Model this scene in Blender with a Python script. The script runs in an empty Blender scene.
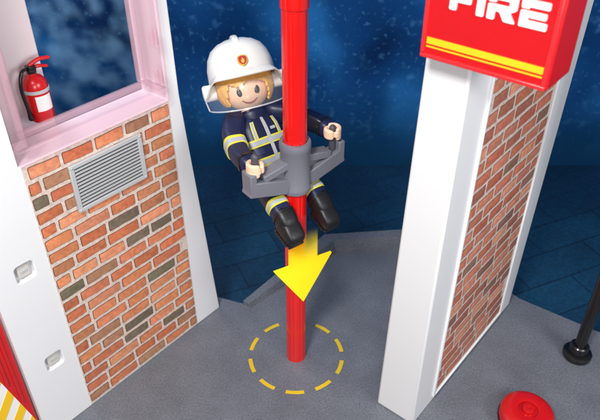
import bpy, bmesh, math, random
from mathutils import Vector as V, Matrix as M
R=math.radians
random.seed(7)
S=bpy.context.scene; COL=S.collection

# ---------------------------------------------------------------- helpers
def lin(c): 
    c/=255.0
    return c/12.92 if c<=.04045 else ((c+.055)/1.055)**2.4
def C(r,g,b): return (lin(r),lin(g),lin(b),1)

def nmat(name):
    m=bpy.data.materials.new(name); m.use_nodes=True
    nt=m.node_tree; b=nt.nodes['Principled BSDF']; return m,nt,b
def plastic(name,col,rough=.38,var=.06,bump=.02,scale=30,coat=.0,trans=0,spec=.5,tint=None):
    m,nt,b=nmat(name); N=nt.nodes; L=nt.links
    tc=N.new('ShaderNodeTexCoord')
    no=N.new('ShaderNodeTexNoise'); no.inputs['Scale'].default_value=scale; no.inputs['Detail'].default_value=4
    L.new(tc.outputs['Object'],no.inputs['Vector'])
    n2=N.new('ShaderNodeTexNoise'); n2.inputs['Scale'].default_value=2.2; n2.inputs['Detail'].default_value=3
    L.new(tc.outputs['Object'],n2.inputs['Vector'])
    mx=N.new('ShaderNodeMix'); mx.data_type='RGBA'
    mx.inputs['A'].default_value=tuple(c*(1-var) for c in col[:3])+(1,)
    mx.inputs['B'].default_value=tuple(min(1,c*(1+var)) for c in col[:3])+(1,)
    L.new(n2.outputs['Fac'],mx.inputs['Factor']); L.new(mx.outputs['Result'],b.inputs['Base Color'])
    mr=N.new('ShaderNodeMapRange'); mr.inputs['To Min'].default_value=rough*.8; mr.inputs['To Max'].default_value=rough*1.25
    L.new(no.outputs['Fac'],mr.inputs['Value']); L.new(mr.outputs['Result'],b.inputs['Roughness'])
    if bump:
        bp=N.new('ShaderNodeBump'); bp.inputs['Strength'].default_value=bump; bp.inputs['Distance'].default_value=.02
        L.new(no.outputs['Fac'],bp.inputs['Height']); L.new(bp.outputs['Normal'],b.inputs['Normal'])
    b.inputs['Coat Weight'].default_value=coat
    b.inputs['Specular IOR Level'].default_value=spec
    if trans:
        out=N['Material Output']; tr=N.new('ShaderNodeBsdfTransparent'); ms=N.new('ShaderNodeMixShader')
        if tint: tr.inputs[0].default_value=tint
        ms.inputs[0].default_value=trans
        L.new(b.outputs[0],ms.inputs[1]); L.new(tr.outputs[0],ms.inputs[2]); L.new(ms.outputs[0],out.inputs[0])
    return m

def mk(name,bm,mat,parent=None,ang=35,bevel=0,segs=2,subsurf=0,loc=None,rotz=None):
    bmesh.ops.recalc_face_normals(bm,faces=bm.faces[:])
    me=bpy.data.meshes.new(name); bm.to_mesh(me); bm.free()
    for m in (mat if isinstance(mat,(list,tuple)) else [mat]): me.materials.append(m)
    for p in me.polygons: p.use_smooth=True
    me.set_sharp_from_angle(angle=R(ang))
    o=bpy.data.objects.new(name,me); COL.objects.link(o)
    if parent: o.parent=parent
    if loc is not None: o.location=loc
    if rotz is not None: o.rotation_euler=(0,0,rotz)
    if bevel: bev(o,bevel,segs)
    if subsurf:
        s=o.modifiers.new('sub','SUBSURF'); s.levels=subsurf; s.render_levels=subsurf
    return o
def bev(o,w,segs=2):
    b=o.modifiers.new('bevel','BEVEL'); b.width=w; b.segments=segs; b.limit_method='ANGLE'; b.angle_limit=R(40)
def cut(o,bm):
    me=bpy.data.meshes.new('cutter'); bmesh.ops.recalc_face_normals(bm,faces=bm.faces[:]); bm.to_mesh(me); bm.free()
    c=bpy.data.objects.new('cutter',me); COL.objects.link(c); c.parent=o.parent
    bpy.context.view_layer.update()
    m=o.modifiers.new('b','BOOLEAN'); m.object=c; m.operation='DIFFERENCE'; m.solver='EXACT'
    dg=bpy.context.evaluated_depsgraph_get(); nm=bpy.data.meshes.new_from_object(o.evaluated_get(dg))
    o.modifiers.clear(); o.data=nm; bpy.data.objects.remove(c); bpy.data.meshes.remove(me)
    for p in nm.polygons: p.use_smooth=True
    nm.set_sharp_from_angle(angle=R(35))
def tag(o,label,cat,group=None):
    o['label']=label; o['category']=cat
    if group: o['group']=group
    return o
def thing(name,label,cat,loc=(0,0,0),rotz=0):
    o=bpy.data.objects.new(name,None); COL.objects.link(o); o.location=loc; o.rotation_euler=(0,0,rotz)
    o.empty_display_size=.1
    return tag(o,label,cat)
def struct(o): o['kind']='structure'; return o

def box(bm,x0,x1,y0,y1,z0,z1,mi=0):
    vs=[bm.verts.new(p) for p in ((x0,y0,z0),(x1,y0,z0),(x1,y1,z0),(x0,y1,z0),(x0,y0,z1),(x1,y0,z1),(x1,y1,z1),(x0,y1,z1))]
    for f in ((0,3,2,1),(4,5,6,7),(0,1,5,4),(1,2,6,5),(2,3,7,6),(3,0,4,7)):
        bm.faces.new([vs[i] for i in f]).material_index=mi
def prism_xz(bm,poly,y0,y1,mi=0):
    a=[bm.verts.new((x,y0,z)) for x,z in poly]; b=[bm.verts.new((x,y1,z)) for x,z in poly]
    n=len(poly); bm.faces.new(a).material_index=mi; bm.faces.new(b[::-1]).material_index=mi
    for i in range(n): bm.faces.new((a[i],b[i],b[(i+1)%n],a[(i+1)%n])).material_index=mi
def prism_xy(bm,poly,z0,z1):
    a=[bm.verts.new((x,y,z0)) for x,y in poly]; b=[bm.verts.new((x,y,z1)) for x,y in poly]
    n=len(poly); bm.faces.new(a[::-1]); bm.faces.new(b)
    for i in range(n): bm.faces.new((a[i],a[(i+1)%n],b[(i+1)%n],b[i]))
def sg(v,e): return math.copysign(abs(v)**(2/e),v)
def loft(bm,secs,n=28,e=2.0,cap=True,mi=0):
    rings=[]
    for (c,ax,ay,rx,ry) in secs:
        c=V(c);ax=V(ax);ay=V(ay)
        rings.append([bm.verts.new(c+ax*(rx*sg(math.cos(2*math.pi*i/n),e))+ay*(ry*sg(math.sin(2*math.pi*i/n),e))) for i in range(n)])
    for a,b in zip(rings,rings[1:]):
        for i in range(n): bm.faces.new((a[i],a[(i+1)%n],b[(i+1)%n],b[i])).material_index=mi
    if cap:
        bm.faces.new(rings[0][::-1]).material_index=mi; bm.faces.new(rings[-1]).material_index=mi
def lathe(bm,prof,cx=0,cy=0,n=40,mi=0,cap=True):
    loft(bm,[((cx,cy,z),(1,0,0),(0,1,0),max(r,1e-4),max(r,1e-4)) for r,z in prof],n=n,cap=cap,mi=mi)
def catmull(pts,rad,k=6):
    P=[V(p) for p in pts]; P=[P[0]*2-P[1]]+P+[P[-1]*2-P[-2]]; r=[rad[0]]+list(rad)+[rad[-1]]
    op=[];orr=[]
    for i in range(1,len(P)-2):
        for j in range(k):
            t=j/k;a,b,c,d=P[i-1:i+3]
            op.append(.5*((2*b)+(c-a)*t+(2*a-5*b+4*c-d)*t*t+(3*b-a-3*c+d)*t**3)); orr.append(r[i]*(1-t)+r[i+1]*t)
    op.append(P[-2]); orr.append(r[-2]); return op,orr
def tube(bm,pts,rad,n=16,round_ends=True,smooth=True,mi=0,e=2.0,up=None):
    if not isinstance(rad,(list,tuple)): rad=[rad]*len(pts)
    if smooth and len(pts)>2: pts,rad=catmull(pts,rad)
    else: pts=[V(p) for p in pts]; rad=list(rad)
    tan=[]
    for i in range(len(pts)):
        a=pts[max(i-1,0)]; b=pts[min(i+1,len(pts)-1)]; tan.append((b-a).normalized())
    u=tan[0].orthogonal().normalized() if up is None else V(up); u=(u-tan[0]*u.dot(tan[0])).normalized(); secs=[]
    if round_ends:
        for q in (80,55,30): 
            q=R(q); secs.append((pts[0]-tan[0]*rad[0]*math.sin(q),u,tan[0].cross(u),rad[0]*math.cos(q),rad[0]*math.cos(q)))
    for p,t,r in zip(pts,tan,rad):
        u=(u-t*u.dot(t)).normalized(); secs.append((p,u,t.cross(u),r,r))
    if round_ends:
        t=tan[-1]
        for q in (30,55,80):
            q=R(q); secs.append((pts[-1]+t*rad[-1]*math.sin(q),u,t.cross(u),rad[-1]*math.cos(q),rad[-1]*math.cos(q)))
    loft(bm,secs,n=n,mi=mi,e=e)
def ell(bm,c,rx,ry,rz,mat=None,u=32,v=20,mi=0):
    r=bmesh.ops.create_uvsphere(bm,u_segments=u,v_segments=v,radius=1)
    m=M.Translation(V(c))@M.Diagonal((rx,ry,rz,1))
    if mat is not None: m=mat@m
    bmesh.ops.transform(bm,matrix=m,verts=r['verts'])
    for vv in r['verts']:
        for f in vv.link_faces: f.material_index=mi
    return r['verts']
BM=bmesh.new

# ---------------------------------------------------------------- materials
white=plastic('white_plastic',C(236,236,238),.42,.02,.03,60)
white_in=plastic('inner_white_plastic',C(238,230,230),.5,.03,.03,60)
grey_l=plastic('light_grey_plastic',C(188,190,192),.4,.04)
grey_d=plastic('dark_slot',C(38,38,40),.6,.1)
socket_m=plastic('socket_grey',C(206,202,196),.5,.05)
red=plastic('red_plastic',C(205,18,22),.28,.06,.01,30,coat=.25)
crestred=plastic('crest_red',C(170,22,24),.4,.06,.01,30)
signred=plastic('sign_red',C(206,24,30),.34,.05,.015,40,coat=.15)
rimred=plastic('sign_rim_red',C(222,46,50),.3,.05,.015,40,coat=.3)
polered=plastic('pole_red',C(226,22,16),.2,.05,.01,12,coat=.5)
yellow=plastic('yellow_print',C(250,200,30),.45,.05)
wprint=plastic('white_print',C(245,243,240),.45,.02)
black=plastic('black_plastic',C(18,18,20),.3,.15,.02,40,coat=.2)
bootm=plastic('boot_black',C(22,22,24),.44,.15,.06,40)
navy=plastic('navy_plastic',C(24,32,68),.42,.12,.03,40)
hiviz=plastic('yellow_reflective',C(226,218,64),.5,.05)
silver=plastic('silver_reflective',C(176,182,190),.35,.05)
skin=plastic('skin_plastic',C(255,208,174),.42,.03,.01)
hairm=plastic('blond_plastic',C(244,182,88),.42,.10,.05,25)
helm=plastic('helmet_white',C(240,238,234),.26,.02,.01,30,coat=.35)
greyb=plastic('bracket_grey',C(118,118,128),.36,.08,.03,40)
greyh=plastic('handle_grey',C(74,74,82),.42,.08)
brown=plastic('print_brown',C(140,60,46),.5,.05)
gold=plastic('gold_print',C(232,170,44),.4,.05)
pinkf=plastic('pink_clear_plastic',C(252,220,228),.05,.04,.02,8,coat=1.0,trans=.84,tint=(.985,.92,.945,1))
clearv=plastic('clear_visor',C(232,238,244),.07,.03,0,trans=.91,coat=1.0)

def brickmat(name,gain):
    m,nt,b=nmat(name);N=nt.nodes;L=nt.links
    at=N.new('ShaderNodeVertexColor'); at.layer_name='Col'
    tc=N.new('ShaderNodeTexCoord')
    n1=N.new('ShaderNodeTexNoise'); n1.inputs['Scale'].default_value=26; n1.inputs['Detail'].default_value=6; n1.inputs['Roughness'].default_value=.75
    L.new(tc.outputs['Object'],n1.inputs['Vector'])
    rp=N.new('ShaderNodeMapRange'); rp.inputs['From Min'].default_value=.3; rp.inputs['From Max'].default_value=.7
    rp.inputs['To Min'].default_value=.66*gain; rp.inputs['To Max'].default_value=1.24*gain
    L.new(n1.outputs['Fac'],rp.inputs['Value'])
    mx=N.new('ShaderNodeMix'); mx.data_type='RGBA'; mx.blend_type='MULTIPLY'; mx.inputs['Factor'].default_value=1
    L.new(at.outputs['Color'],mx.inputs['A']); L.new(rp.outputs['Result'],mx.inputs['B'])
    L.new(mx.outputs['Result'],b.inputs['Base Color']); b.inputs['Roughness'].default_value=.5
    bp=N.new('ShaderNodeBump'); bp.inputs['Strength'].default_value=.15; bp.inputs['Distance'].default_value=.02
    L.new(n1.outputs['Fac'],bp.inputs['Height']); L.new(bp.outputs['Normal'],b.inputs['Normal'])
    return m

def brick_panel(name,parent,s0,s1,z0,z1,mat,seed,pal,ink,hgt=.009,jt=.0035):
    rnd=random.Random(seed); bm=BM(); cl=bm.loops.layers.float_color.new('Col')
    mort=C(226,206,194)
    def setc(f,c):
        for l in f.loops: l[cl]=c
    box(bm,s0,s1,-.004,.004,z0,z1)
    for f in bm.faces: setc(f,mort)
    rows=round((z1-z0)/.118); ph=(z1-z0-.02)/rows
    last=None
    for r in range(rows):
        zc=z0+.01+ph*(r+.5); x=s0-rnd.uniform(.02,.2)
        while x<s1-.03:
            w=rnd.uniform(.2,.3); a=max(x,s0+.008); b=min(x+w,s1-.008); x+=w+.024
            if b-a<.05: continue
            h=(ph-.027)/2*rnd.uniform(.93,1.03); sk=rnd.uniform(-.003,.003)
            base=[]; k=5
            def jit(): return rnd.uniform(-jt,jt)
            for i in range(k): base.append((a+.004+(b-a-.008)*i/(k-1),-h+jit()))
            base.append((b+jit()*.5,-h*.75)); base.append((b+jit()*.5,h*.75))
            for i in range(k): base.append((b-.004-(b-a-.008)*i/(k-1),h+jit()))
            base.append((a+jit()*.5,h*.75)); base.append((a+jit()*.5,-h*.75))
            cx=(a+b)/2
            lo=[bm.verts.new((px,-.0038,zc+pz+sk*(px-cx)/.15)) for px,pz in base]
            def inset(px,pz,d): 
                return px-math.copysign(min(d,abs(px-cx)),px-cx)*(1 if abs(px-cx)>(b-a)/2-.02 else 0), pz-math.copysign(min(d,abs(pz)),pz)*(1 if abs(pz)>h*.6 else 0)
            mid=[];hi=[]
            for px,pz in base:
                q=inset(px,pz,.003); mid.append(bm.verts.new((q[0],-hgt*.85,zc+q[1]+sk*(q[0]-cx)/.15)))
                q=inset(px,pz,.0065); hi.append(bm.verts.new((q[0],-hgt,zc+q[1]+sk*(q[0]-cx)/.15)))
            c=rnd.choice(pal)
            while c is last: c=rnd.choice(pal)
            if c[0]<.2: last=c
            j=rnd.uniform(.87,1.13); c=(c[0]*j,c[1]*j*rnd.uniform(.93,1.07),c[2]*j,1)
            n=len(base)
            for i in range(n):
                q=(i+1)%n
                setc(bm.faces.new((lo[i],lo[q],mid[q],mid[i])),ink)
                setc(bm.faces.new((mid[i],mid[q],hi[q],hi[i])),(c[0]*.6+ink[0]*.4,c[1]*.6+ink[1]*.4,c[2]*.6+ink[2]*.4,1))
            setc(bm.faces.new(hi),c)
    return mk(name,bm,mat,parent,ang=20)
orange=[C(220,134,90),C(228,142,98),C(212,120,80),C(232,154,112),C(206,116,80),C(224,136,96),C(196,126,90),C(226,146,106),C(174,128,96),C(206,122,86),C(112,100,84),C(124,112,92),C(212,138,102)]
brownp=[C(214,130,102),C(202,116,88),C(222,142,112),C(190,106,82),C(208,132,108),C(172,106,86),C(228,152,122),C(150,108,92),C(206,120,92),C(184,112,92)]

# ---------------------------------------------------------------- setting
def floormat():
    m,nt,b=nmat('speckled_grey_plastic');N=nt.nodes;L=nt.links
    tc=N.new('ShaderNodeTexCoord')
    n1=N.new('ShaderNodeTexNoise'); n1.inputs['Scale'].default_value=62; n1.inputs['Detail'].default_value=5; n1.inputs['Roughness'].default_value=.72
    n2=N.new('ShaderNodeTexNoise'); n2.inputs['Scale'].default_value=2.4; n2.inputs['Detail'].default_value=6; n2.inputs['Roughness'].default_value=.6
    for n in (n1,n2): L.new(tc.outputs['Object'],n.inputs['Vector'])
    cr=N.new('ShaderNodeValToRGB'); cr.color_ramp.elements[0].position=.28; cr.color_ramp.elements[0].color=C(86,89,97)
    cr.color_ramp.elements[1].position=.72; cr.color_ramp.elements[1].color=C(132,136,146)
    L.new(n1.outputs['Fac'],cr.inputs['Fac'])
    mr=N.new('ShaderNodeMapRange'); mr.inputs['From Min'].default_value=.25; mr.inputs['From Max'].default_value=.75; mr.inputs['To Min'].default_value=.76; mr.inputs['To Max'].default_value=1.12; L.new(n2.outputs['Fac'],mr.inputs['Value'])
    mx=N.new('ShaderNodeMix'); mx.data_type='RGBA'; mx.blend_type='MULTIPLY'; mx.inputs['Factor'].default_value=1
    L.new(cr.outputs['Color'],mx.inputs['A']); L.new(mr.outputs['Result'],mx.inputs['B']); L.new(mx.outputs['Result'],b.inputs['Base Color'])
    b.inputs['Roughness'].default_value=.42
    bp=N.new('ShaderNodeBump'); bp.inputs['Strength'].default_value=.14; bp.inputs['Distance'].default_value=.01
    L.new(n1.outputs['Fac'],bp.inputs['Height']); L.new(bp.outputs['Normal'],b.inputs['Normal'])
    return m
fm=floormat()
bm=BM(); prism_xy(bm,[(-3.4,-2.4),(3.6,-2.4),(3.6,-.12),(2.86,.3),(2.25,.74),(1.75,1.4),(1.2,1.72),(.313,1.63),(-.5,.66),(-1.3,.95),(-2.4,.6),(-3.4,-.4)],-.22,0)
sl=[[(-.53,.66,-.1),(-.53,.66,.05),(-.47,.62,.05),(-.44,.60,-.1)],
    [(.306,1.64,-.1),(.306,1.64,.12),(.40,1.53,.12),(.46,1.45,-.1)],
    [(1.205,1.73,-.1),(1.205,1.73,.12),(1.18,1.60,.12),(1.16,1.51,-.1)],
    [(1.76,1.405,-.1),(1.76,1.405,.12),(1.67,1.30,.12),(1.62,1.25,-.1)]]
q=[[bm.verts.new(p) for p in r] for r in sl]
for a,b in zip(q,q[1:]):
    for k in range(4): bm.faces.new((a[k],b[k],b[(k+1)%4],a[(k+1)%4]))
bm.faces.new(q[0]); bm.faces.new(q[-1][::-1])
struct(mk('floor',bm,fm,ang=4))
def groundmat():
    m,nt,b=nmat('dark_blue_paving');N=nt.nodes;L=nt.links
    tc=N.new('ShaderNodeTexCoord'); mp=N.new('ShaderNodeMapping'); mp.inputs['Rotation'].default_value=(0,0,R(-24))
    L.new(tc.outputs['Object'],mp.inputs['Vector'])
    br=N.new('ShaderNodeTexBrick'); br.inputs['Scale'].default_value=1.0; br.inputs['Brick Width'].default_value=1.1; br.inputs['Row Height'].default_value=.42
    br.inputs['Mortar Size'].default_value=.016; br.inputs['Mortar Smooth'].default_value=1
    br.inputs['Color1'].default_value=C(11,54,82); br.inputs['Color2'].default_value=C(14,62,92); br.inputs['Mortar'].default_value=C(5,33,56)
    L.new(mp.outputs['Vector'],br.inputs['Vector'])
    no=N.new('ShaderNodeTexNoise'); no.inputs['Scale'].default_value=1.3; no.inputs['Detail'].default_value=5; L.new(tc.outputs['Object'],no.inputs['Vector'])
    mr=N.new('ShaderNodeMapRange'); mr.inputs['To Min'].default_value=.5; mr.inputs['To Max'].default_value=1.5; L.new(no.outputs['Fac'],mr.inputs['Value'])
    sx=N.new('ShaderNodeSeparateXYZ'); L.new(tc.outputs['Object'],sx.inputs[0])
    gy=N.new('ShaderNodeMapRange'); gy.interpolation_type='SMOOTHSTEP'; gy.inputs['From Min'].default_value=2.2; gy.inputs['From Max'].default_value=3.6; L.new(sx.outputs['Y'],gy.inputs['Value'])
    mf=N.new('ShaderNodeMix'); mf.data_type='RGBA'; mf.inputs['B'].default_value=C(11,54,88); L.new(gy.outputs['Result'],mf.inputs['Factor']); L.new(br.outputs['Color'],mf.inputs['A'])
    mx=N.new('ShaderNodeMix'); mx.data_type='RGBA'; mx.blend_type='MULTIPLY'; mx.inputs['Factor'].default_value=1
    L.new(mf.outputs['Result'],mx.inputs['A']); L.new(mr.outputs['Result'],mx.inputs['B'])
    n3=N.new('ShaderNodeTexNoise'); n3.inputs['Scale'].default_value=26; n3.inputs['Detail'].default_value=3; L.new(tc.outputs['Object'],n3.inputs['Vector'])
    m3=N.new('ShaderNodeMapRange'); m3.inputs['From Min'].default_value=.4; m3.inputs['From Max'].default_value=.7; m3.inputs['To Min'].default_value=.86; m3.inputs['To Max'].default_value=1.3; L.new(n3.outputs['Fac'],m3.inputs['Value'])
    m4=N.new('ShaderNodeMix'); m4.data_type='RGBA'; m4.blend_type='MULTIPLY'; m4.inputs['Factor'].default_value=1
    L.new(mx.outputs['Result'],m4.inputs['A']); L.new(m3.outputs['Result'],m4.inputs['B'])
    L.new(m4.outputs['Result'],b.inputs['Base Color'])
    b.inputs['Roughness'].default_value=.55
    return m
bm=BM(); box(bm,-14,14,-9,3.62,-.30,-.22); struct(mk('ground',bm,groundmat()))
def backmat():
    m,nt,b=nmat('blurred_blue_backdrop');N=nt.nodes;L=nt.links
    tc=N.new('ShaderNodeTexCoord')
    no=N.new('ShaderNodeTexNoise'); no.inputs['Scale'].default_value=.85; no.inputs['Detail'].default_value=2; no.inputs['Roughness'].default_value=.4; L.new(tc.outputs['Object'],no.inputs['Vector'])
    cr=N.new('ShaderNodeValToRGB'); cr.color_ramp.interpolation='EASE'; e=cr.color_ramp.elements
    e[0].position=.3; e[0].color=C(5,34,74); e[1].position=.7; e[1].color=C(30,94,154); x=e.new(.5); x.color=C(12,58,110)
    L.new(no.outputs['Fac'],cr.inputs['Fac'])
    prev=cr.outputs['Color']
    # soft small speckles of light
    for sc,lo,hi,amt in ((16,.58,.8,.22),(7,.58,.85,.22)):
        n5=N.new('ShaderNodeTexNoise'); n5.inputs['Scale'].default_value=sc; n5.inputs['Detail'].default_value=1; L.new(tc.outputs['Object'],n5.inputs['Vector'])
        g5=N.new('ShaderNodeMapRange'); g5.interpolation_type='SMOOTHSTEP'; g5.inputs['From Min'].default_value=lo; g5.inputs['From Max'].default_value=hi; g5.inputs['To Max'].default_value=amt; L.new(n5.outputs['Fac'],g5.inputs['Value'])
        mk5=N.new('ShaderNodeMix'); mk5.data_type='RGBA'; mk5.inputs['B'].default_value=C(90,160,212); L.new(g5.outputs['Result'],mk5.inputs['Factor']); L.new(prev,mk5.inputs['A']); prev=mk5.outputs['Result']
    sx=N.new('ShaderNodeSeparateXYZ'); L.new(tc.outputs['Object'],sx.inputs[0])
    gx=N.new('ShaderNodeMapRange'); gx.interpolation_type='SMOOTHSTEP'; gx.inputs['From Min'].default_value=-1.4; gx.inputs['From Max'].default_value=-2.4; L.new(sx.outputs['X'],gx.inputs['Value'])
    n4=N.new('ShaderNodeTexNoise'); n4.inputs['Scale'].default_value=3.0; n4.inputs['Detail'].default_value=1.5; L.new(tc.outputs['Object'],n4.inputs['Vector'])
    g4=N.new('ShaderNodeMapRange'); g4.interpolation_type='SMOOTHSTEP'; g4.inputs['From Min'].default_value=.35; g4.inputs['From Max'].default_value=.75; g4.inputs['To Max'].default_value=.6; L.new(n4.outputs['Fac'],g4.inputs['Value'])
    mm=N.new('ShaderNodeMath'); mm.operation='MULTIPLY'; L.new(gx.outputs['Result'],mm.inputs[0]); L.new(g4.outputs['Result'],mm.inputs[1])
    mq=N.new('ShaderNodeMix'); mq.data_type='RGBA'; mq.inputs['B'].default_value=C(120,166,204); L.new(mm.outputs[0],mq.inputs['Factor']); L.new(prev,mq.inputs['A']); prev=mq.outputs['Result']
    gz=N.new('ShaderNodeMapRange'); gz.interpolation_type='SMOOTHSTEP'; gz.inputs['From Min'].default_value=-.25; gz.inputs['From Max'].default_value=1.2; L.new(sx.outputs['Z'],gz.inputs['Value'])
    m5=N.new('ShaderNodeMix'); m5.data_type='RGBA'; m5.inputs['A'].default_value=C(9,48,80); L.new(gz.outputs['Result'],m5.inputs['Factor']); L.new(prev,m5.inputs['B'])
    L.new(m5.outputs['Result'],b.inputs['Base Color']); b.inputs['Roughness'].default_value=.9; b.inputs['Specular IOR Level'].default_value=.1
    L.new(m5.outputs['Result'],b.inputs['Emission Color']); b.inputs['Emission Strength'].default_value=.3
    return m
bm=BM(); box(bm,-14,14,3.62,3.7,-.30,9); struct(mk('backdrop',bm,backmat()))

# painted dashed ring
rg_=thing('dashed_ring_marking','dashed yellow ring painted on the grey floor around the foot of the pole','floor marking',(0,0,.004))
ym=plastic('floor_yellow',C(226,190,40),.5,.12,.05,60)
nd=10
for k in range(nd):
    bm=BM(); a0=2*math.pi*k/nd+.1; a1=a0+R(22); q=8
    inn=[bm.verts.new((.40*math.cos(a0+(a1-a0)*i/q),.40*math.sin(a0+(a1-a0)*i/q),0)) for i in range(q+1)]
    out=[bm.verts.new((.436*math.cos(a0+(a1-a0)*i/q),.436*math.sin(a0+(a1-a0)*i/q),0)) for i in range(q+1)]
    for i in range(q): bm.faces.new((inn[i],out[i],out[i+1],inn[i+1]))
    mk('dash',bm,ym,rg_)

# ---------------------------------------------------------------- left wall
AE=math.atan2(.771,.637)
lw=thing('station_wall','white wall with orange brick panel, grey vent and pink window frame','wall',(-1.735,-.56,0),AE)
def rr(w,h,r,n=5):
    p=[]
    for cx,cz,a in ((w-r,h-r,0),(-w+r,h-r,90),(-w+r,-h+r,180),(w-r,-h+r,270)):
        for i in range(n+1): t=R(a+90*i/n); p.append((cx+r*math.cos(t),cz+r*math.sin(t)))
    return p
bm=BM(); prism_xz(bm,[(-.4,0),(1.53,0),(1.345,2.38),(1.325,4.1),(1.225,4.1),(1.225,2.38),(0,2.38),(0,4.1),(-.4,4.1)],0,.3)
wp=mk('wall_panel',bm,white,lw)
bm=BM()
for z in (1.615,.72): prism_xz(bm,[(x-.16,zz+z) for x,zz in rr(.068,.068,.026)],-.05,.06)
cut(wp,bm); bev(wp,.010,3)
brick_panel('brick_panel',lw,.015,1.23,.02,2.37,brickmat('orange_brick',1.0),3,orange,C(90,58,46))
for z in (1.615,.72):
    bm=BM(); prism_xz(bm,[(x-.16,zz+z) for x,zz in rr(.044,.05,.02)],.02,.062)
    so=mk('socket_plate',bm,socket_m,lw,bevel=.006)
    bm=BM(); prism_xz(bm,[(x-.16,zz+z) for x,zz in rr(.026,.009,.008)],.016,.03); mk('socket_slot',bm,grey_l,so)
# vent
v0,v1,w0,w1=.315,.925,1.855,2.235
bm=BM(); box(bm,v0,v1,-.03,-.01,w0,w0+.032);box(bm,v0,v1,-.03,-.01,w1-.032,w1);box(bm,v0,v0+.035,-.03,-.01,w0+.032,w1-.032);box(bm,v1-.035,v1,-.03,-.01,w0+.032,w1-.032)
ve=mk('vent_frame',bm,grey_l,lw,bevel=.004)
bm=BM(); box(bm,v0+.03,v1-.03,-.014,-.0095,w0+.03,w1-.03); mk('vent_back',bm,grey_d,ve)
bm=BM(); ns=11
for i in range(ns):
    z=w0+.038+(w1-w0-.076)*(i+.5)/ns
    prism_xz(bm,[(v0+.035,z-.004),(v1-.035,z-.004),(v1-.035,z+.008),(v0+.035,z+.008)],-.028,-.0145)
mk('vent_louvre',bm,grey_l,ve)
bm=BM()
for x in (v0+.017,v1-.017):
    for z in (w0+.017,w1-.017): ell(bm,(x,-.031,z),.009,.005,.009,u=12,v=8)
mk('vent_rivets',bm,grey_l,ve)
# window (open frame)
bm=BM()
box(bm,0,1.22,-.05,.2,2.385,2.5); box(bm,1.12,1.22,-.05,.2,2.502,4.1); box(bm,.004,.085,-.05,.2,2.502,4.1)
wf=mk('window_frame',bm,pinkf,lw,bevel=.014,segs=3)
bm=BM()
box(bm,.09,1.115,.07,.12,2.505,2.55); box(bm,1.06,1.115,.07,.12,2.552,4.1); box(bm,.09,.14,.07,.12,2.552,4.1)
mk('window_sash',bm,pinkf,wf,bevel=.01)
bm=BM()
for z in (2.56,2.85):
    box(bm,1.1,1.16,-.075,-.052,z,z+.1); tube(bm,[(1.13,-.085,z),(1.13,-.085,z+.1)],.016,n=12)
mk('window_hinge',bm,pinkf,wf,bevel=.004)
bm=BM(); box(bm,-.9,.58,.5,.56,0,4.1); mk('back_panel',bm,white_in,lw,bevel=.01)
bm=BM(); box(bm,-.39,-.33,.302,.498,0,4.1); mk('side_panel',bm,white_in,lw)

# extinguisher hanging on back panel
def lwp(x,y,z): return V((-1.735,-.56,0))+V((.637*x-.771*y,.771*x+.637*y,z))
ex=thing('fire_extinguisher','small red fire extinguisher hanging on the white panel behind the window','fire extinguisher',lwp(.445,.40,2.41),AE)
bm=BM(); lathe(bm,[(.07,0),(.082,.012),(.084,.03),(.084,.25),(.078,.285),(.055,.315),(.03,.33),(.028,.345)]); mk('tank',bm,red,ex)
bm=BM(); lathe(bm,[(.032,.34),(.034,.365),(.02,.37)],n=20); box(bm,-.025,.025,-.03,.03,.365,.395); mk('valve',bm,black,ex,bevel=.004)
bm=BM(); tube(bm,[(.0,0,.395),(.06,-.01,.42),(.13,-.02,.415)],[.016,.014,.012]); tube(bm,[(.01,0,.375),(.06,-.01,.375),(.11,-.015,.36)],[.014,.012,.01]); mk('lever',bm,red,ex)
bm=BM(); tube(bm,[(-.02,0,.38),(-.08,-.02,.37),(-.115,-.03,.27),(-.105,-.03,.12),(-.1,-.03,.05)],[.012]*4+[.02]); mk('hose',bm,black,ex)
bm=BM()
n=12; A=[R(230+80*i/n) for i in range(n+1)]
a=[bm.verts.new((.0855*math.cos(t),.0855*math.sin(t),.09)) for t in A]; b=[bm.verts.new((.0855*math.cos(t),.0855*math.sin(t),.2)) for t in A]
for i in range(n): bm.faces.new((a[i],a[i+1],b[i+1],b[i]))
mk('paper_label',bm,wprint,ex)
bm=BM(); lathe(bm,[(.0855,.215),(.09,.217),(.09,.237),(.0855,.24)],cap=False); box(bm,-.03,.03,.085,.1,.2,.25); mk('wall_clip',bm,grey_l,ex)

# striped barrier at the far left
sb=thing('striped_panel','red panel with diagonal yellow and white stripes at the left edge of the photo','barrier',lwp(-.41,.02,0),AE)
bm=BM(); box(bm,-.9,-.005,0,.06,0,1.6); mk('board',bm,signred,sb,bevel=.012)
bm=BM()
for i in range(4):
    x=-.06-.055*i; z0=.3+4.4*(-.02-x)*1.0+.05
    box(bm,x-.012,x+.012,-.014,.002,min(z0,1.4),1.56)
mk('ribs',bm,signred,sb,bevel=.006)
haz=[(-.9,.01),(-.012,.01),(-.012,.22),(-.25,1.26),(-.9,1.26)]
bm=BM(); prism_xz(bm,haz,-.004,.002); mk('white_field',bm,wprint,sb)
bm=BM()
def clip(poly,inside,inter):
    out=[]
    for i in range(len(poly)):
        a,b=poly[i-1],poly[i]
        ia,ib=inside(a),inside(b)
        if ia!=ib: out.append(inter(a,b))
        if ib: out.append(b)
    return out
def clip_convex(poly,cv):
    for i in range(len(cv)):
        p,q=cv[i],cv[(i+1)%len(cv)]
        f=lambda r:(q[0]-p[0])*(r[1]-p[1])-(q[1]-p[1])*(r[0]-p[0])
        def inter(a,b):
            fa,fb=f(a),f(b); t=fa/(fa-fb); return (a[0]+(b[0]-a[0])*t,a[1]+(b[1]-a[1])*t)
        poly=clip(poly,lambda r:f(r)>=0,inter)
        if len(poly)<3: return []
    return poly
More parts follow.
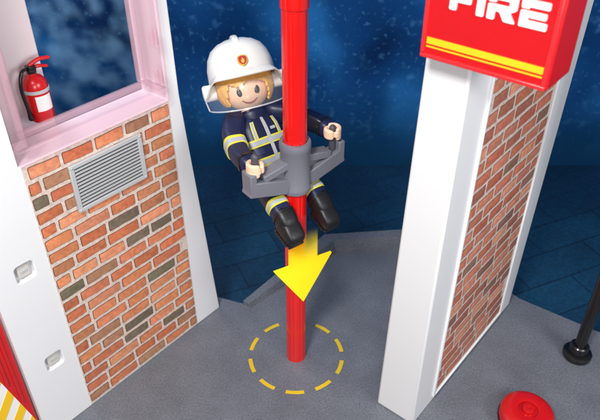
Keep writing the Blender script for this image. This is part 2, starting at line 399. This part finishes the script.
for i in range(-9,14):
    z=i*.26; st=[(-.95,z-.95*1.4),(.0,z),(.0,z+.13),(-.95,z+.13-.95*1.4)]
    p=clip_convex(st,haz)
    if len(p)>2: prism_xz(bm,p,-.007,-.0035)
mk('yellow_stripes',bm,yellow,sb)

# ---------------------------------------------------------------- right wall
PX,PY=.956,-.743
rw=thing('station_wall','white pillar wall with salmon brick panel under the red sign','wall',(PX,PY,0),AE)
bm=BM()
T=.35
pts=[(0,0,0),(1.83,0,0),(1.83,T,0),(0,T,0),(0,0,4.2),(2.03,0,4.2),(2.03,T-.09,4.2),(0,T-.09,4.2)]
vs=[bm.verts.new(p) for p in pts]
for f in ((0,3,2,1),(4,5,6,7),(0,1,5,4),(1,2,6,5),(2,3,7,6),(3,0,4,7)): bm.faces.new([vs[i] for i in f])
mk('wall_panel',bm,white,rw,bevel=.018,segs=3)
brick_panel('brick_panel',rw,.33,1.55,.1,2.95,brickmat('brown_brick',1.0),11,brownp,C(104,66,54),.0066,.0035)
bm=BM(); 
for a,b in ((.30,.325),(1.555,1.58)): box(bm,a,b,-.018,.005,.07,2.98)
box(bm,.325,1.555,-.018,.005,.07,.095)
mk('panel_rim',bm,white,rw,bevel=.006)

# sign
sg_=thing('fire_sign','red box sign with white FIRE lettering and yellow stripe on the right pillar','sign',(.672,-.722,3.185),math.atan2(-.637,.771))
bm=BM(); prism_xy(bm,[(0,0),(.70,0),(.70,.30),(.385,.30),(.385,.165),(0,.165)],0,.64); mk('sign_board',bm,signred,sg_,bevel=.015,segs=3)
bm=BM(); box(bm,.008,.692,-.016,.01,.008,.03); box(bm,.008,.03,-.016,.01,.032,.62); box(bm,.67,.692,-.016,.01,.032,.62); mk('sign_rim',bm,rimred,sg_,bevel=.005)
bm=BM(); box(bm,.035,.665,-.004,.005,.083,.118); mk('yellow_stripe',bm,yellow,sg_)
bm=BM(); box(bm,.035,.665,-.004,.005,.064,.072); mk('thin_stripe',bm,yellow,sg_)
def roundpoly(p,r):
    out=[]; n=len(p)
    for i in range(n):
        a,b,c=V(p[i-1]),V(p[i]),V(p[(i+1)%n]); d1=(a-b);d2=(c-b)
        q=min(r,d1.length*.45,d2.length*.45); s=b+d1.normalized()*q; e=b+d2.normalized()*q
        for k in range(5):
            t=k/4; x=s*(1-t)**2+b*2*t*(1-t)+e*t*t; out.append((x.x,x.y))
    return out
def letter(ch,x0,w):
    bm=BM(); z0,h,t=.285,.130,.040; y0,y1=-.007,.004
    P=lambda pts: prism_xz(bm,roundpoly([(x0+a,z0+b) for a,b in pts],.009),y0,y1)
    if ch=='F':
        P([(0,0),(t,0),(t,.042),(w*.88,.042),(w*.88,.076),(t,.076),(0,.076)]); P([(0,.084),(t,.084),(t,h-.035),(w,h-.035),(w,h),(.0,h)])
    if ch=='I': P([(0,0),(t,0),(t,h),(0,h)])
    if ch=='E':
        P([(.0,0),(w,0),(w,.035),(t,.035),(t,.047),(w*.94,.047),(w*.94,.078),(0,.078)]); P([(0,.086),(t,.086),(t,h-.035),(w,h-.035),(w,h),(.0,h)])
    if ch=='R':
        P([(0,0),(t,0),(t,.042),(w*.42,.042),(w*.60,0),(w,0),(w*.78,.046),(w,.062),(w,h),(0,h),(0,.083),(t,.083),(t,h-.033),(w-t,h-.033),(w-t,.075),(0,.075)])
    mk('letter',bm,wprint,sg_)
letter('F',.138,.130); letter('I',.282,.041); letter('R',.338,.146); letter('E',.5,.136)

# ---------------------------------------------------------------- pole
po=thing('fire_pole','glossy red vertical sliding pole standing on the grey floor','pole',(0,0,0))
bm=BM(); n=96
def pr(i):
    a=360*i/n; r=.085
    for g in (20,70,200,250,300,340,120,160):
        d=abs((a-g+180)%360-180)
        if d<7: r-=.006*(1-d/7)
    return r
rings=[[bm.verts.new((pr(i)*math.cos(2*math.pi*i/n),pr(i)*math.sin(2*math.pi*i/n),z)) for i in range(n)] for z in (0,3.22)]
for i in range(n): bm.faces.new((rings[0][i],rings[0][(i+1)%n],rings[1][(i+1)%n],rings[1][i]))
bm.faces.new(rings[1]); mk('pole_tube',bm,polered,po,ang=50)
bm=BM(); lathe(bm,[(.078,3.2),(.094,3.21),(.094,3.3),(.086,3.31),(.086,4.3)]); mk('pole_joint',bm,polered,po)

# arrow
ar_=math.atan2(.48,.88)
bm=BM(); prism_xz(bm,[(0,-.0),(.26,.43),(.125,.43),(.125,.80),(-.125,.80),(-.125,.43),(-.26,.43)],-.022,0)
am,nt,b=nmat('yellow_arrow'); N=nt.nodes; L=nt.links
tc=N.new('ShaderNodeTexCoord'); sx=N.new('ShaderNodeSeparateXYZ'); L.new(tc.outputs['Object'],sx.inputs[0])
mr=N.new('ShaderNodeMapRange'); mr.interpolation_type='SMOOTHSTEP'; mr.inputs['From Min'].default_value=.30; mr.inputs['From Max'].default_value=.74; mr.inputs['To Min'].default_value=0; mr.inputs['To Max'].default_value=1; L.new(sx.outputs['Z'],mr.inputs['Value'])
b.inputs['Base Color'].default_value=C(255,228,20); b.inputs['Roughness'].default_value=.35
b.inputs['Emission Color'].default_value=C(255,224,20); b.inputs['Emission Strength'].default_value=.25  # slight glow put into the arrow to keep its yellow bright; no lamp
tr=N.new('ShaderNodeBsdfTransparent'); ms=N.new('ShaderNodeMixShader'); L.new(mr.outputs['Result'],ms.inputs[0]); L.new(b.outputs[0],ms.inputs[1]); L.new(tr.outputs[0],ms.inputs[2]); L.new(ms.outputs[0],N['Material Output'].inputs[0])
tag(mk('down_arrow',bm,am,loc=(.48*.086+.012,-.88*.086,.77),rotz=ar_),'bright yellow arrow pointing down on the red pole below the boots','arrow')

# ---------------------------------------------------------------- figure frame
HIP=V((-.156,.208,1.82)); AF=math.atan2(.6,.8); PY_=-.26
def fw(x,y,z): return HIP+V((.8*x-.6*y,.6*x+.8*y,z))
# slide bracket
br=thing('slide_bracket','grey plastic sleeve with two handle arms clamped around the red pole','bracket',fw(0,PY_,0),AF)
bm=BM(); lathe(bm,[(.088,.02),(.112,.025),(.116,.04),(.116,.07),(.110,.08),(.110,.37),(.116,.38),(.116,.42),(.112,.435),(.088,.437),(.088,.02)],cap=False); mk('sleeve',bm,greyb,br)
for s in (-1,1):
    bm=BM()
    def bar(p0,p1,h,d):
        p0=V(p0);p1=V(p1); t=(p1-p0).normalized(); nz=V((-t.z,0,t.x)); yy=V((0,1,0))
        vs=[]
        for p in (p0,p1):
            for a,b in ((-1,-1),(1,-1),(1,1),(-1,1)): vs.append(bm.verts.new(p+nz*(a*h/2)+yy*(b*d/2)))
        for f in ((0,1,2,3),(4,7,6,5),(0,4,5,1),(1,5,6,2),(2,6,7,3),(3,7,4,0)): bm.faces.new([vs[i] for i in f])
    bar((.09*s,0,.10),(.415*s,0,.195),.12,.12)
    bar((.09*s,0,.275),(.30*s,0,.235),.06,.10)
    prism_xz(bm,[(.095*s,.12),(.30*s,.18),(.30*s,.235),(.095*s,.28)],-.012,.012)
    bar((.395*s,0,.15),(.395*s,0,.315),.055,.119)
    hn=mk('arm',bm,greyb,br,bevel=.009)
    bm=BM(); tube(bm,[(.345*s,0,.2),(.345*s,0,.42)],.027,n=16); mk('handle',bm,greyh,hn)

# ---------------------------------------------------------------- figure
fg=thing('toy_figure','toy firefighter in white helmet and navy suit sliding down the red pole','figure',HIP,AF)
X=V((1,0,0)); tv=V((0,.56,.83)).normalized(); fr=V((0,-.83,.56)).normalized()
TS=[(-.08,.12,.09),(-.06,.165,.115),(0,.186,.127),(.15,.182,.128),(.3,.178,.122),(.39,.172,.112),(.45,.15,.096),(.49,.10,.08),(.54,.09,.075)]
TE=3.1
def tsec(s):
    for a,b in zip(TS,TS[1:]):
        if a[0]<=s<=b[0]:
            t=(s-a[0])/(b[0]-a[0]); return a[1]+(b[1]-a[1])*t,a[2]+(b[2]-a[2])*t
    return TS[-1][1:]
def torso(bm,k=1.0): loft(bm,[(tv*s,X,fr,rx*k,ry*k) for s,rx,ry in TS],n=48,e=TE)
ARM={-1:[(-.17,.27,.40),(-.25,.17,.345),(-.30,.03,.315),(-.335,-.10,.322),(-.345,-.17,.33)],
      1:[(.17,.27,.40),(.25,.18,.39),(.31,.05,.38),(.345,-.09,.382),(.35,-.17,.385)]}
AR=[.088,.085,.077,.070,.066]
LEG={s:[(.09*s,.02,-.03),(.14*s,-.11,-.030),(.168*s,-.25,-.06),(.168*s,-.36,-.115)] for s in (-1,1)}
LR=[.098,.088,.077,.074]
HD=V((0,.385,.62)); HM=M.Translation(HD)@M.Rotation(R(-24),4,'Z')@M.Rotation(R(-19),4,'X')@M.Rotation(R(-7),4,'Y')
# continuous body
bm=BM(); torso(bm,.93); tube(bm,[tv*.45,tv*.58,HD],[.075,.075,.08])
ell(bm,(0,0,0),.19,.184,.192,HM)
for s in (-1,1):
    tube(bm,ARM[s],[r*.84 for r in AR]); tube(bm,LEG[s],[r*.86 for r in LR]); tube(bm,[LEG[s][-1],(.168*s,-.385,-.15)],[.055,.04])
    hz=ARM[s][-1][2]; px=.345*s; py=PY_
    tube(bm,[ARM[s][-1],(px,py+.05,hz)],[.048,.046])
    for k,(end) in enumerate((-78,-92,-90,-80)):
        z=hz+(k-1.5)*.024; pts=[]
        for i in range(8):
            a=R(80+(end-80)*i/7); pts.append((px+s*.048*math.cos(a),py+.048*math.sin(a),z))
        tube(bm,pts,[.018]*7+[.016],n=10)
    for k in range(3):
        pts=[]
        for i in range(6):
            a=R(80+(222-80)*i/5); pts.append((px+s*.048*math.cos(a),py+.048*math.sin(a),hz+(k-1)*.022))
        tube(bm,pts,[.02]*5+[.017],n=10)
body=mk('body',bm,skin,fg)
rm=body.modifiers.new('remesh','REMESH'); rm.mode='VOXEL'; rm.voxel_size=.007; rm.use_smooth_shade=True
sm=body.modifiers.new('smooth','SMOOTH'); sm.factor=.5; sm.iterations=3
# face
def hp(x,z,off=0):
    y=-.184*math.sqrt(max(0,1-(x/.19)**2-(z/.192)**2)); p=V((x,y,z)); return HM@(p*(1+off/p.length))
for s in (-1,1):
    bm=BM(); ell(bm,(.064*s,-.1675,-.028),.022,.0105,.031,HM,u=24,v=16); e_=mk('eye',bm,black,body)
bm=BM(); tube(bm,[hp(-.055,-.094,.0),hp(-.028,-.112,.0),hp(0,-.118,.0),hp(.028,-.112,.0),hp(.055,-.094,.0)],[.004,.0065,.007,.0065,.004],n=8); mk('mouth',bm,brown,body)
# hair
bm=BM(); bmesh.ops.create_uvsphere(bm,u_segments=72,v_segments=48,radius=1)
kill=[]
for f in bm.faces:
    c=f.calc_center_median().normalized(); az=math.atan2(c.x,-c.y)
    fringe=.17+.08*math.sin(az*6+.6)
    side=-.62+.03*math.sin(az*9)
    w=abs(az); q=min(1,max(0,(w-R(38))/R(16))); low=fringe*(1-q)+side*q
    if c.z<low: kill.append(f)
bmesh.ops.delete(bm,geom=kill,context='FACES')
for v in bm.verts:
    az=math.atan2(v.co.x,-v.co.y); k=1+.014*math.sin(az*19+v.co.z*4)
    v.co=V((v.co.x*.206*k,v.co.y*.20*k,v.co.z*.201))
bmesh.ops.transform(bm,matrix=HM,verts=bm.verts[:])
h=mk('hair',bm,hairm,fg); so=h.modifiers.new('sol','SOLIDIFY'); so.thickness=.018; so.offset=1
ss=h.modifiers.new('sub','SUBSURF'); ss.levels=1; ss.render_levels=1
# helmet
HH=HM@M.Translation((0,.014,.022))@M.Rotation(R(-6),4,'X')
bm=BM(); n=72
prof=[(.052,.282,.312,1),(.040,.304,.342,1),(.047,.312,.350,1),(.066,.294,.330,1),(.086,.268,.296,.92),(.11,.257,.278,.7),(.16,.251,.27,.3),(.215,.23,.25,.1),(.262,.193,.21,0),(.30,.138,.15,0),(.322,.07,.076,0),(.328,.01,.01,0)]
rings=[]
for z,rx,ry,w in prof:
    ring=[]
    for i in range(n):
        a=2*math.pi*i/n; x=rx*math.cos(a); y=ry*math.sin(a)+.01
        fa=max(0,min(1,(math.sin(a)+.72)/.62)); drop=.12*(fa*fa*(3-2*fa))+.03*max(0,math.sin(a))
        ring.append(bm.verts.new(HH@V((x,y,z-w*drop))))
    rings.append(ring)
for a,b in zip(rings,rings[1:]):
    for i in range(n): bm.faces.new((a[i],a[(i+1)%n],b[(i+1)%n],b[i]))
bm.faces.new(rings[-1])
hl=mk('helmet',bm,helm,fg,ang=60); so=hl.modifiers.new('sol','SOLIDIFY'); so.thickness=.01; so.offset=-1
H3=HH.to_3x3()
bm=BM(); secs=[]
for i in range(17):
    t=R(40+114*i/16); c=V((0,.01-.262*math.cos(t),.08+.253*math.sin(t))); nn=V((0,-math.cos(t),math.sin(t)))
    e=min(1,min(i,16-i)/3+.2); secs.append((HH@c,H3@X,H3@nn,.026,.018*e))
loft(bm,secs,n=16,e=2.6); mk('crest',bm,helm,hl)
for s in (-1,1):
    bm=BM(); secs=[]
    for i in range(15):
        t=R(38+106*i/14); c=V((.115*s,.01-.24*math.cos(t),.08+.218*math.sin(t))); nn=V((.45*s,-math.cos(t),math.sin(t))).normalized()
        e=min(1,min(i,14-i)/3+.2); secs.append((HH@c,H3@X,H3@nn,.011,.011*e))
    loft(bm,secs,n=12,e=2.4); mk('helmet_rib',bm,helm,hl)
# emblem: small crest
EM=HH@M.Translation((0,-.272,.148))@M.Rotation(R(-14),4,'X')
sh=lambda k:roundpoly([(-.036*k,.036*k),(0,.043*k),(.036*k,.036*k),(.038*k,-.012*k),(0,-.044*k),(-.038*k,-.012*k)],.018)
bm=BM(); prism_xz(bm,sh(1),-.010,.03); bmesh.ops.transform(bm,matrix=EM,verts=bm.verts[:])
em=mk('emblem',bm,gold,hl,bevel=.003)
bm=BM()
prism_xz(bm,sh(.80),-.0135,-.009,0)
prism_xz(bm,[(0,.022),(.009,.005),(.013,.010),(.012,-.012),(0,-.022),(-.012,-.012),(-.013,.004),(-.007,.002)],-.016,-.013,1)
bmesh.ops.transform(bm,matrix=EM,verts=bm.verts[:]); e2=mk('emblem_print',bm,[crestred,gold],hl)
# visor
bm=BM(); n=40; rg=[]
for z,k in ((.06,1.04),(.02,1.09),(-.03,1.12),(-.08,1.11),(-.13,1.07)):
    w=R(96) if z>-.04 else R(96)-(-.04-z)*3
    rg.append([bm.verts.new(HM@V((.284*k*math.sin(-w+2*w*i/n),.0-.305*k*math.cos(-w+2*w*i/n),z))) for i in range(n+1)])
for a,b in zip(rg,rg[1:]):
    for i in range(n): bm.faces.new((a[i],a[i+1],b[i+1],b[i]))
vi=mk('visor',bm,clearv,hl)
vrim=plastic('visor_rim',C(230,235,240),.12,.03,0,trans=.5,coat=1)
bm=BM(); w=R(96)-.27; P_=[HM@V((.284*1.07*math.sin(q),-.305*1.07*math.cos(q),-.13)) for q in [-w+2*w*i/30 for i in range(31)]]
P_=[HM@V((-.284*1.12*math.sin(R(96)),-.305*1.12*math.cos(R(96)),-.03))]+P_+[HM@V((.284*1.12*math.sin(R(96)),-.305*1.12*math.cos(R(96)),-.03))]
tube(bm,P_,.006,n=10,smooth=False); mk('visor_edge',bm,vrim,hl)
for s in (-1,1):
    bm=BM(); h3=HM.to_3x3()
    loft(bm,[(HM@V((s*x,.01,-.008)),h3@V((0,1,0)),h3@V((0,0,1)),r,r*1.05) for x,r in ((.22,.058),(.305,.06),(.318,.05),(.322,.025))],n=32); pv=mk('visor_pivot',bm,helm,hl)
# jacket
bm=BM(); torso(bm,1.0)
loft(bm,[(tv*.46,X,fr,.115,.1),(tv*.49,X,fr,.12,.105),(tv*.52,X,fr,.115,.1),(tv*.525,X,fr,.095,.085)],n=32)
for s in (-1,1): tube(bm,ARM[s],AR,n=32,round_ends=True,e=3.0,up=(0,0,1))
jk=mk('jacket',bm,navy,fg,ang=60)
def patch(name,parent,th0,th1,s0,s1,m,off=.005,n=10):
    bm=BM(); g=[]
    for j in range(n+1):
        s=s0+(s1-s0)*j/n; rx,ry=tsec(s); rx+=off; ry+=off; row=[]
        for i in range(n*2+1):
            a=R(th0+(th1-th0)*i/(n*2)); row.append(bm.verts.new(tv*s+X*(rx*sg(math.cos(a),TE))+fr*(ry*sg(math.sin(a),TE))))
        g.append(row)
    for a,b in zip(g,g[1:]):
        for i in range(len(a)-1): bm.faces.new((a[i],a[i+1],b[i+1],b[i]))
    return mk(name,bm,m,parent)
patch('reflective_band',jk,-90,269.9,.10,.165,hiviz,n=30); patch('reflective_strip',jk,-90,269.9,.114,.151,silver,.007,n=30)
patch('reflective_band',jk,0,180,.252,.312,hiviz,.0055,n=20); patch('reflective_strip',jk,0,180,.265,.299,silver,.0075,n=20)
for a,b in ((58,71),(109,122)):
    patch('reflective_brace',jk,a,b,.312,.445,hiviz,.0052); patch('brace_strip',jk,a+3,b-3,.312,.445,silver,.0075)
patch('zip',jk,88.8,91.2,.0,.47,grey_l,.008)
patch('belt',jk,-90,269.9,.0,.05,black,.008,n=30); patch('belt_buckle',jk,80,100,-.002,.052,silver,.012)
patch('chest_patch',jk,75,86,.35,.372,silver,.009)
pn=plastic('pocket_navy',C(36,46,90),.45,.1)
for a,b in ((48,74),(106,132)): patch('pocket_flap',jk,a,b,.195,.235,pn,.007)
def tseg(pts,rad,i0,i1,m,name,parent,off,e=2.0,up=None,k=10):
    P,Rr=catmull(pts,rad,k); bm=BM(); tube(bm,P[i0:i1],[r+off for r in Rr[i0:i1]],n=32,round_ends=False,smooth=False,e=e,up=up); return mk(name,bm,m,parent)
for s in (-1,1):
    tseg(ARM[s],AR,14,21,hiviz,'sleeve_band',jk,.004,3.0,(0,0,1)); tseg(ARM[s],AR,16,20,silver,'sleeve_strip',jk,.006,3.0,(0,0,1))
    tseg(ARM[s],AR,36,41,black,'cuff',jk,.006,3.0,(0,0,1))
# trousers
bm=BM(); loft(bm,[(tv*-.10,X,fr,.12,.09),(tv*-.07,X,fr,.178,.122),(tv*-.01,X,fr,.19,.13),(tv*.01,X,fr,.188,.128)],n=36,e=TE)
for s in (-1,1): tube(bm,LEG[s],LR,n=32,e=3.2,up=(1,0,0))
tr_=mk('trousers',bm,navy,fg,ang=60)
for s in (-1,1):
    # one narrow yellow band with a thinner silver stripe, just above the boot
    tseg(LEG[s],LR,46,56,hiviz,'leg_band',tr_,.004,3.2,(1,0,0),24); tseg(LEG[s],LR,49,54,silver,'leg_strip',tr_,.006,3.2,(1,0,0),24)
    x=.168*s; bm=BM()
    tube(bm,[(x,-.335,-.10),(x,-.36,-.118),(x,-.385,-.14)],[.079,.078,.076],n=32,e=3.0,up=(1,0,0))
    t=V((0,-.76,-.28)).normalized(); u=V((0,-.28,.76)).normalized()
    b0=V((x,-.378,-.166)); 
    loft(bm,[(b0-t*.05,X,u,.055,.06),(b0-t*.042,X,u,.07,.074),(b0+t*.0,X,u,.076,.08),(b0+t*.06-u*.004,X,u,.077,.072),(b0+t*.10-u*.010,X,u,.077,.063),(b0+t*.135-u*.016,X,u,.073,.055),(b0+t*.156-u*.022,X,u,.06,.042),(b0+t*.166-u*.026,X,u,.036,.026)],n=36,e=3.4)
    bt=mk('boot',bm,bootm,fg,ang=50)
    bm=BM(); c=b0-u*.076
    for k in range(8):
        d=-.042+k*.026; wd=.068 if k in (0,7) else .078
        loft(bm,[(c+t*d,X,u,wd,.014),(c+t*(d+.016),X,u,wd,.014)],n=16,e=6)
    loft(bm,[(c-t*.042+u*.006,X,u,.07,.010),(c+t*.158+u*.006,X,u,.06,.010)],n=16,e=6)
    mk('sole',bm,black,bt,ang=50)
    bm=BM(); loft(bm,[(V((x,-.328,-.098)),X,V((0,-.42,.9)).normalized(),.084,.084),(V((x,-.345,-.108)),X,V((0,-.42,.9)).normalized(),.084,.084)],n=32,e=3.0); mk('boot_cuff',bm,bootm,bt)

# ---------------------------------------------------------------- right foreground pieces
kn=thing('red_knob','round flat red knob on the floor in the lower right corner','knob',(1.885,-.71,0))
bm=BM(); lathe(bm,[(.2,0),(.215,.01),(.215,.11),(.208,.135),(.19,.15),(.16,.158),(.09,.165),(.082,.162),(.076,.145),(.001,.143)],n=56); mk('disc',bm,red,kn)
bm=BM(); lathe(bm,[(.05,.142),(.05,.178),(.044,.188),(.02,.19),(.015,.18),(.001,.18)],n=28); mk('centre_pin',bm,red,kn)
bm=BM(); lathe(bm,[(.219,.03),(.224,.035),(.224,.05),(.219,.055)],cap=False); mk('dark_band',bm,black,kn)
pp=thing('black_post','slim black post in a round foot at the right edge of the floor','post',(2.56,.0,0))
bm=BM(); lathe(bm,[(.05,.05),(.05,3.3),(.04,3.32)],n=32); mk('shaft',bm,black,pp)
bm=BM(); lathe(bm,[(.12,0),(.125,.01),(.125,.05),(.11,.06),(.085,.065),(.08,.14),(.07,.15),(.05,.151)],n=32); mk('foot',bm,black,pp)

# ---------------------------------------------------------------- light, world, camera
def area(name,loc,tgt,size,power,col=(1,1,1)):
    l=bpy.data.lights.new(name,'AREA'); l.shape='DISK'; l.size=size; l.energy=power; l.color=col
    o=bpy.data.objects.new(name,l); COL.objects.link(o); o.location=loc
    o.rotation_euler=(V(tgt)-V(loc)).to_track_quat('-Z','Y').to_euler()
area('key_lamp',(-1.6,-5.0,7.4),(-.2,0,1.2),1.4,520,(1,.98,.95))
area('fill_lamp',(4.8,-4.6,4.6),(0,0,1.4),3,210,(.97,.98,1))
area('face_fill_lamp',(.2,-5.6,3.6),(-.3,.3,2.2),1.6,100,(1,.97,.93))  # extra fill lamp, added to brighten the face under the helmet
area('rim_lamp',(-3.5,2.4,6.5),(0,0,1.6),1.6,120,(.85,.92,1))
w=bpy.data.worlds.new('World'); S.world=w; w.use_nodes=True
w.node_tree.nodes['Background'].inputs[0].default_value=(.85,.92,1,1); w.node_tree.nodes['Background'].inputs[1].default_value=.2
cd=bpy.data.cameras.new('Camera'); co=bpy.data.objects.new('Camera',cd); COL.objects.link(co)
co.location=(.035,-4,4.55); co.rotation_euler=(R(54),0,0); cd.sensor_width=36; cd.lens=38.8; cd.clip_end=200; cd.clip_start=.05
cd.dof.use_dof=True; cd.dof.focus_distance=4.75; cd.dof.aperture_fstop=1.6
S.camera=co
S.view_settings.view_transform='Standard'
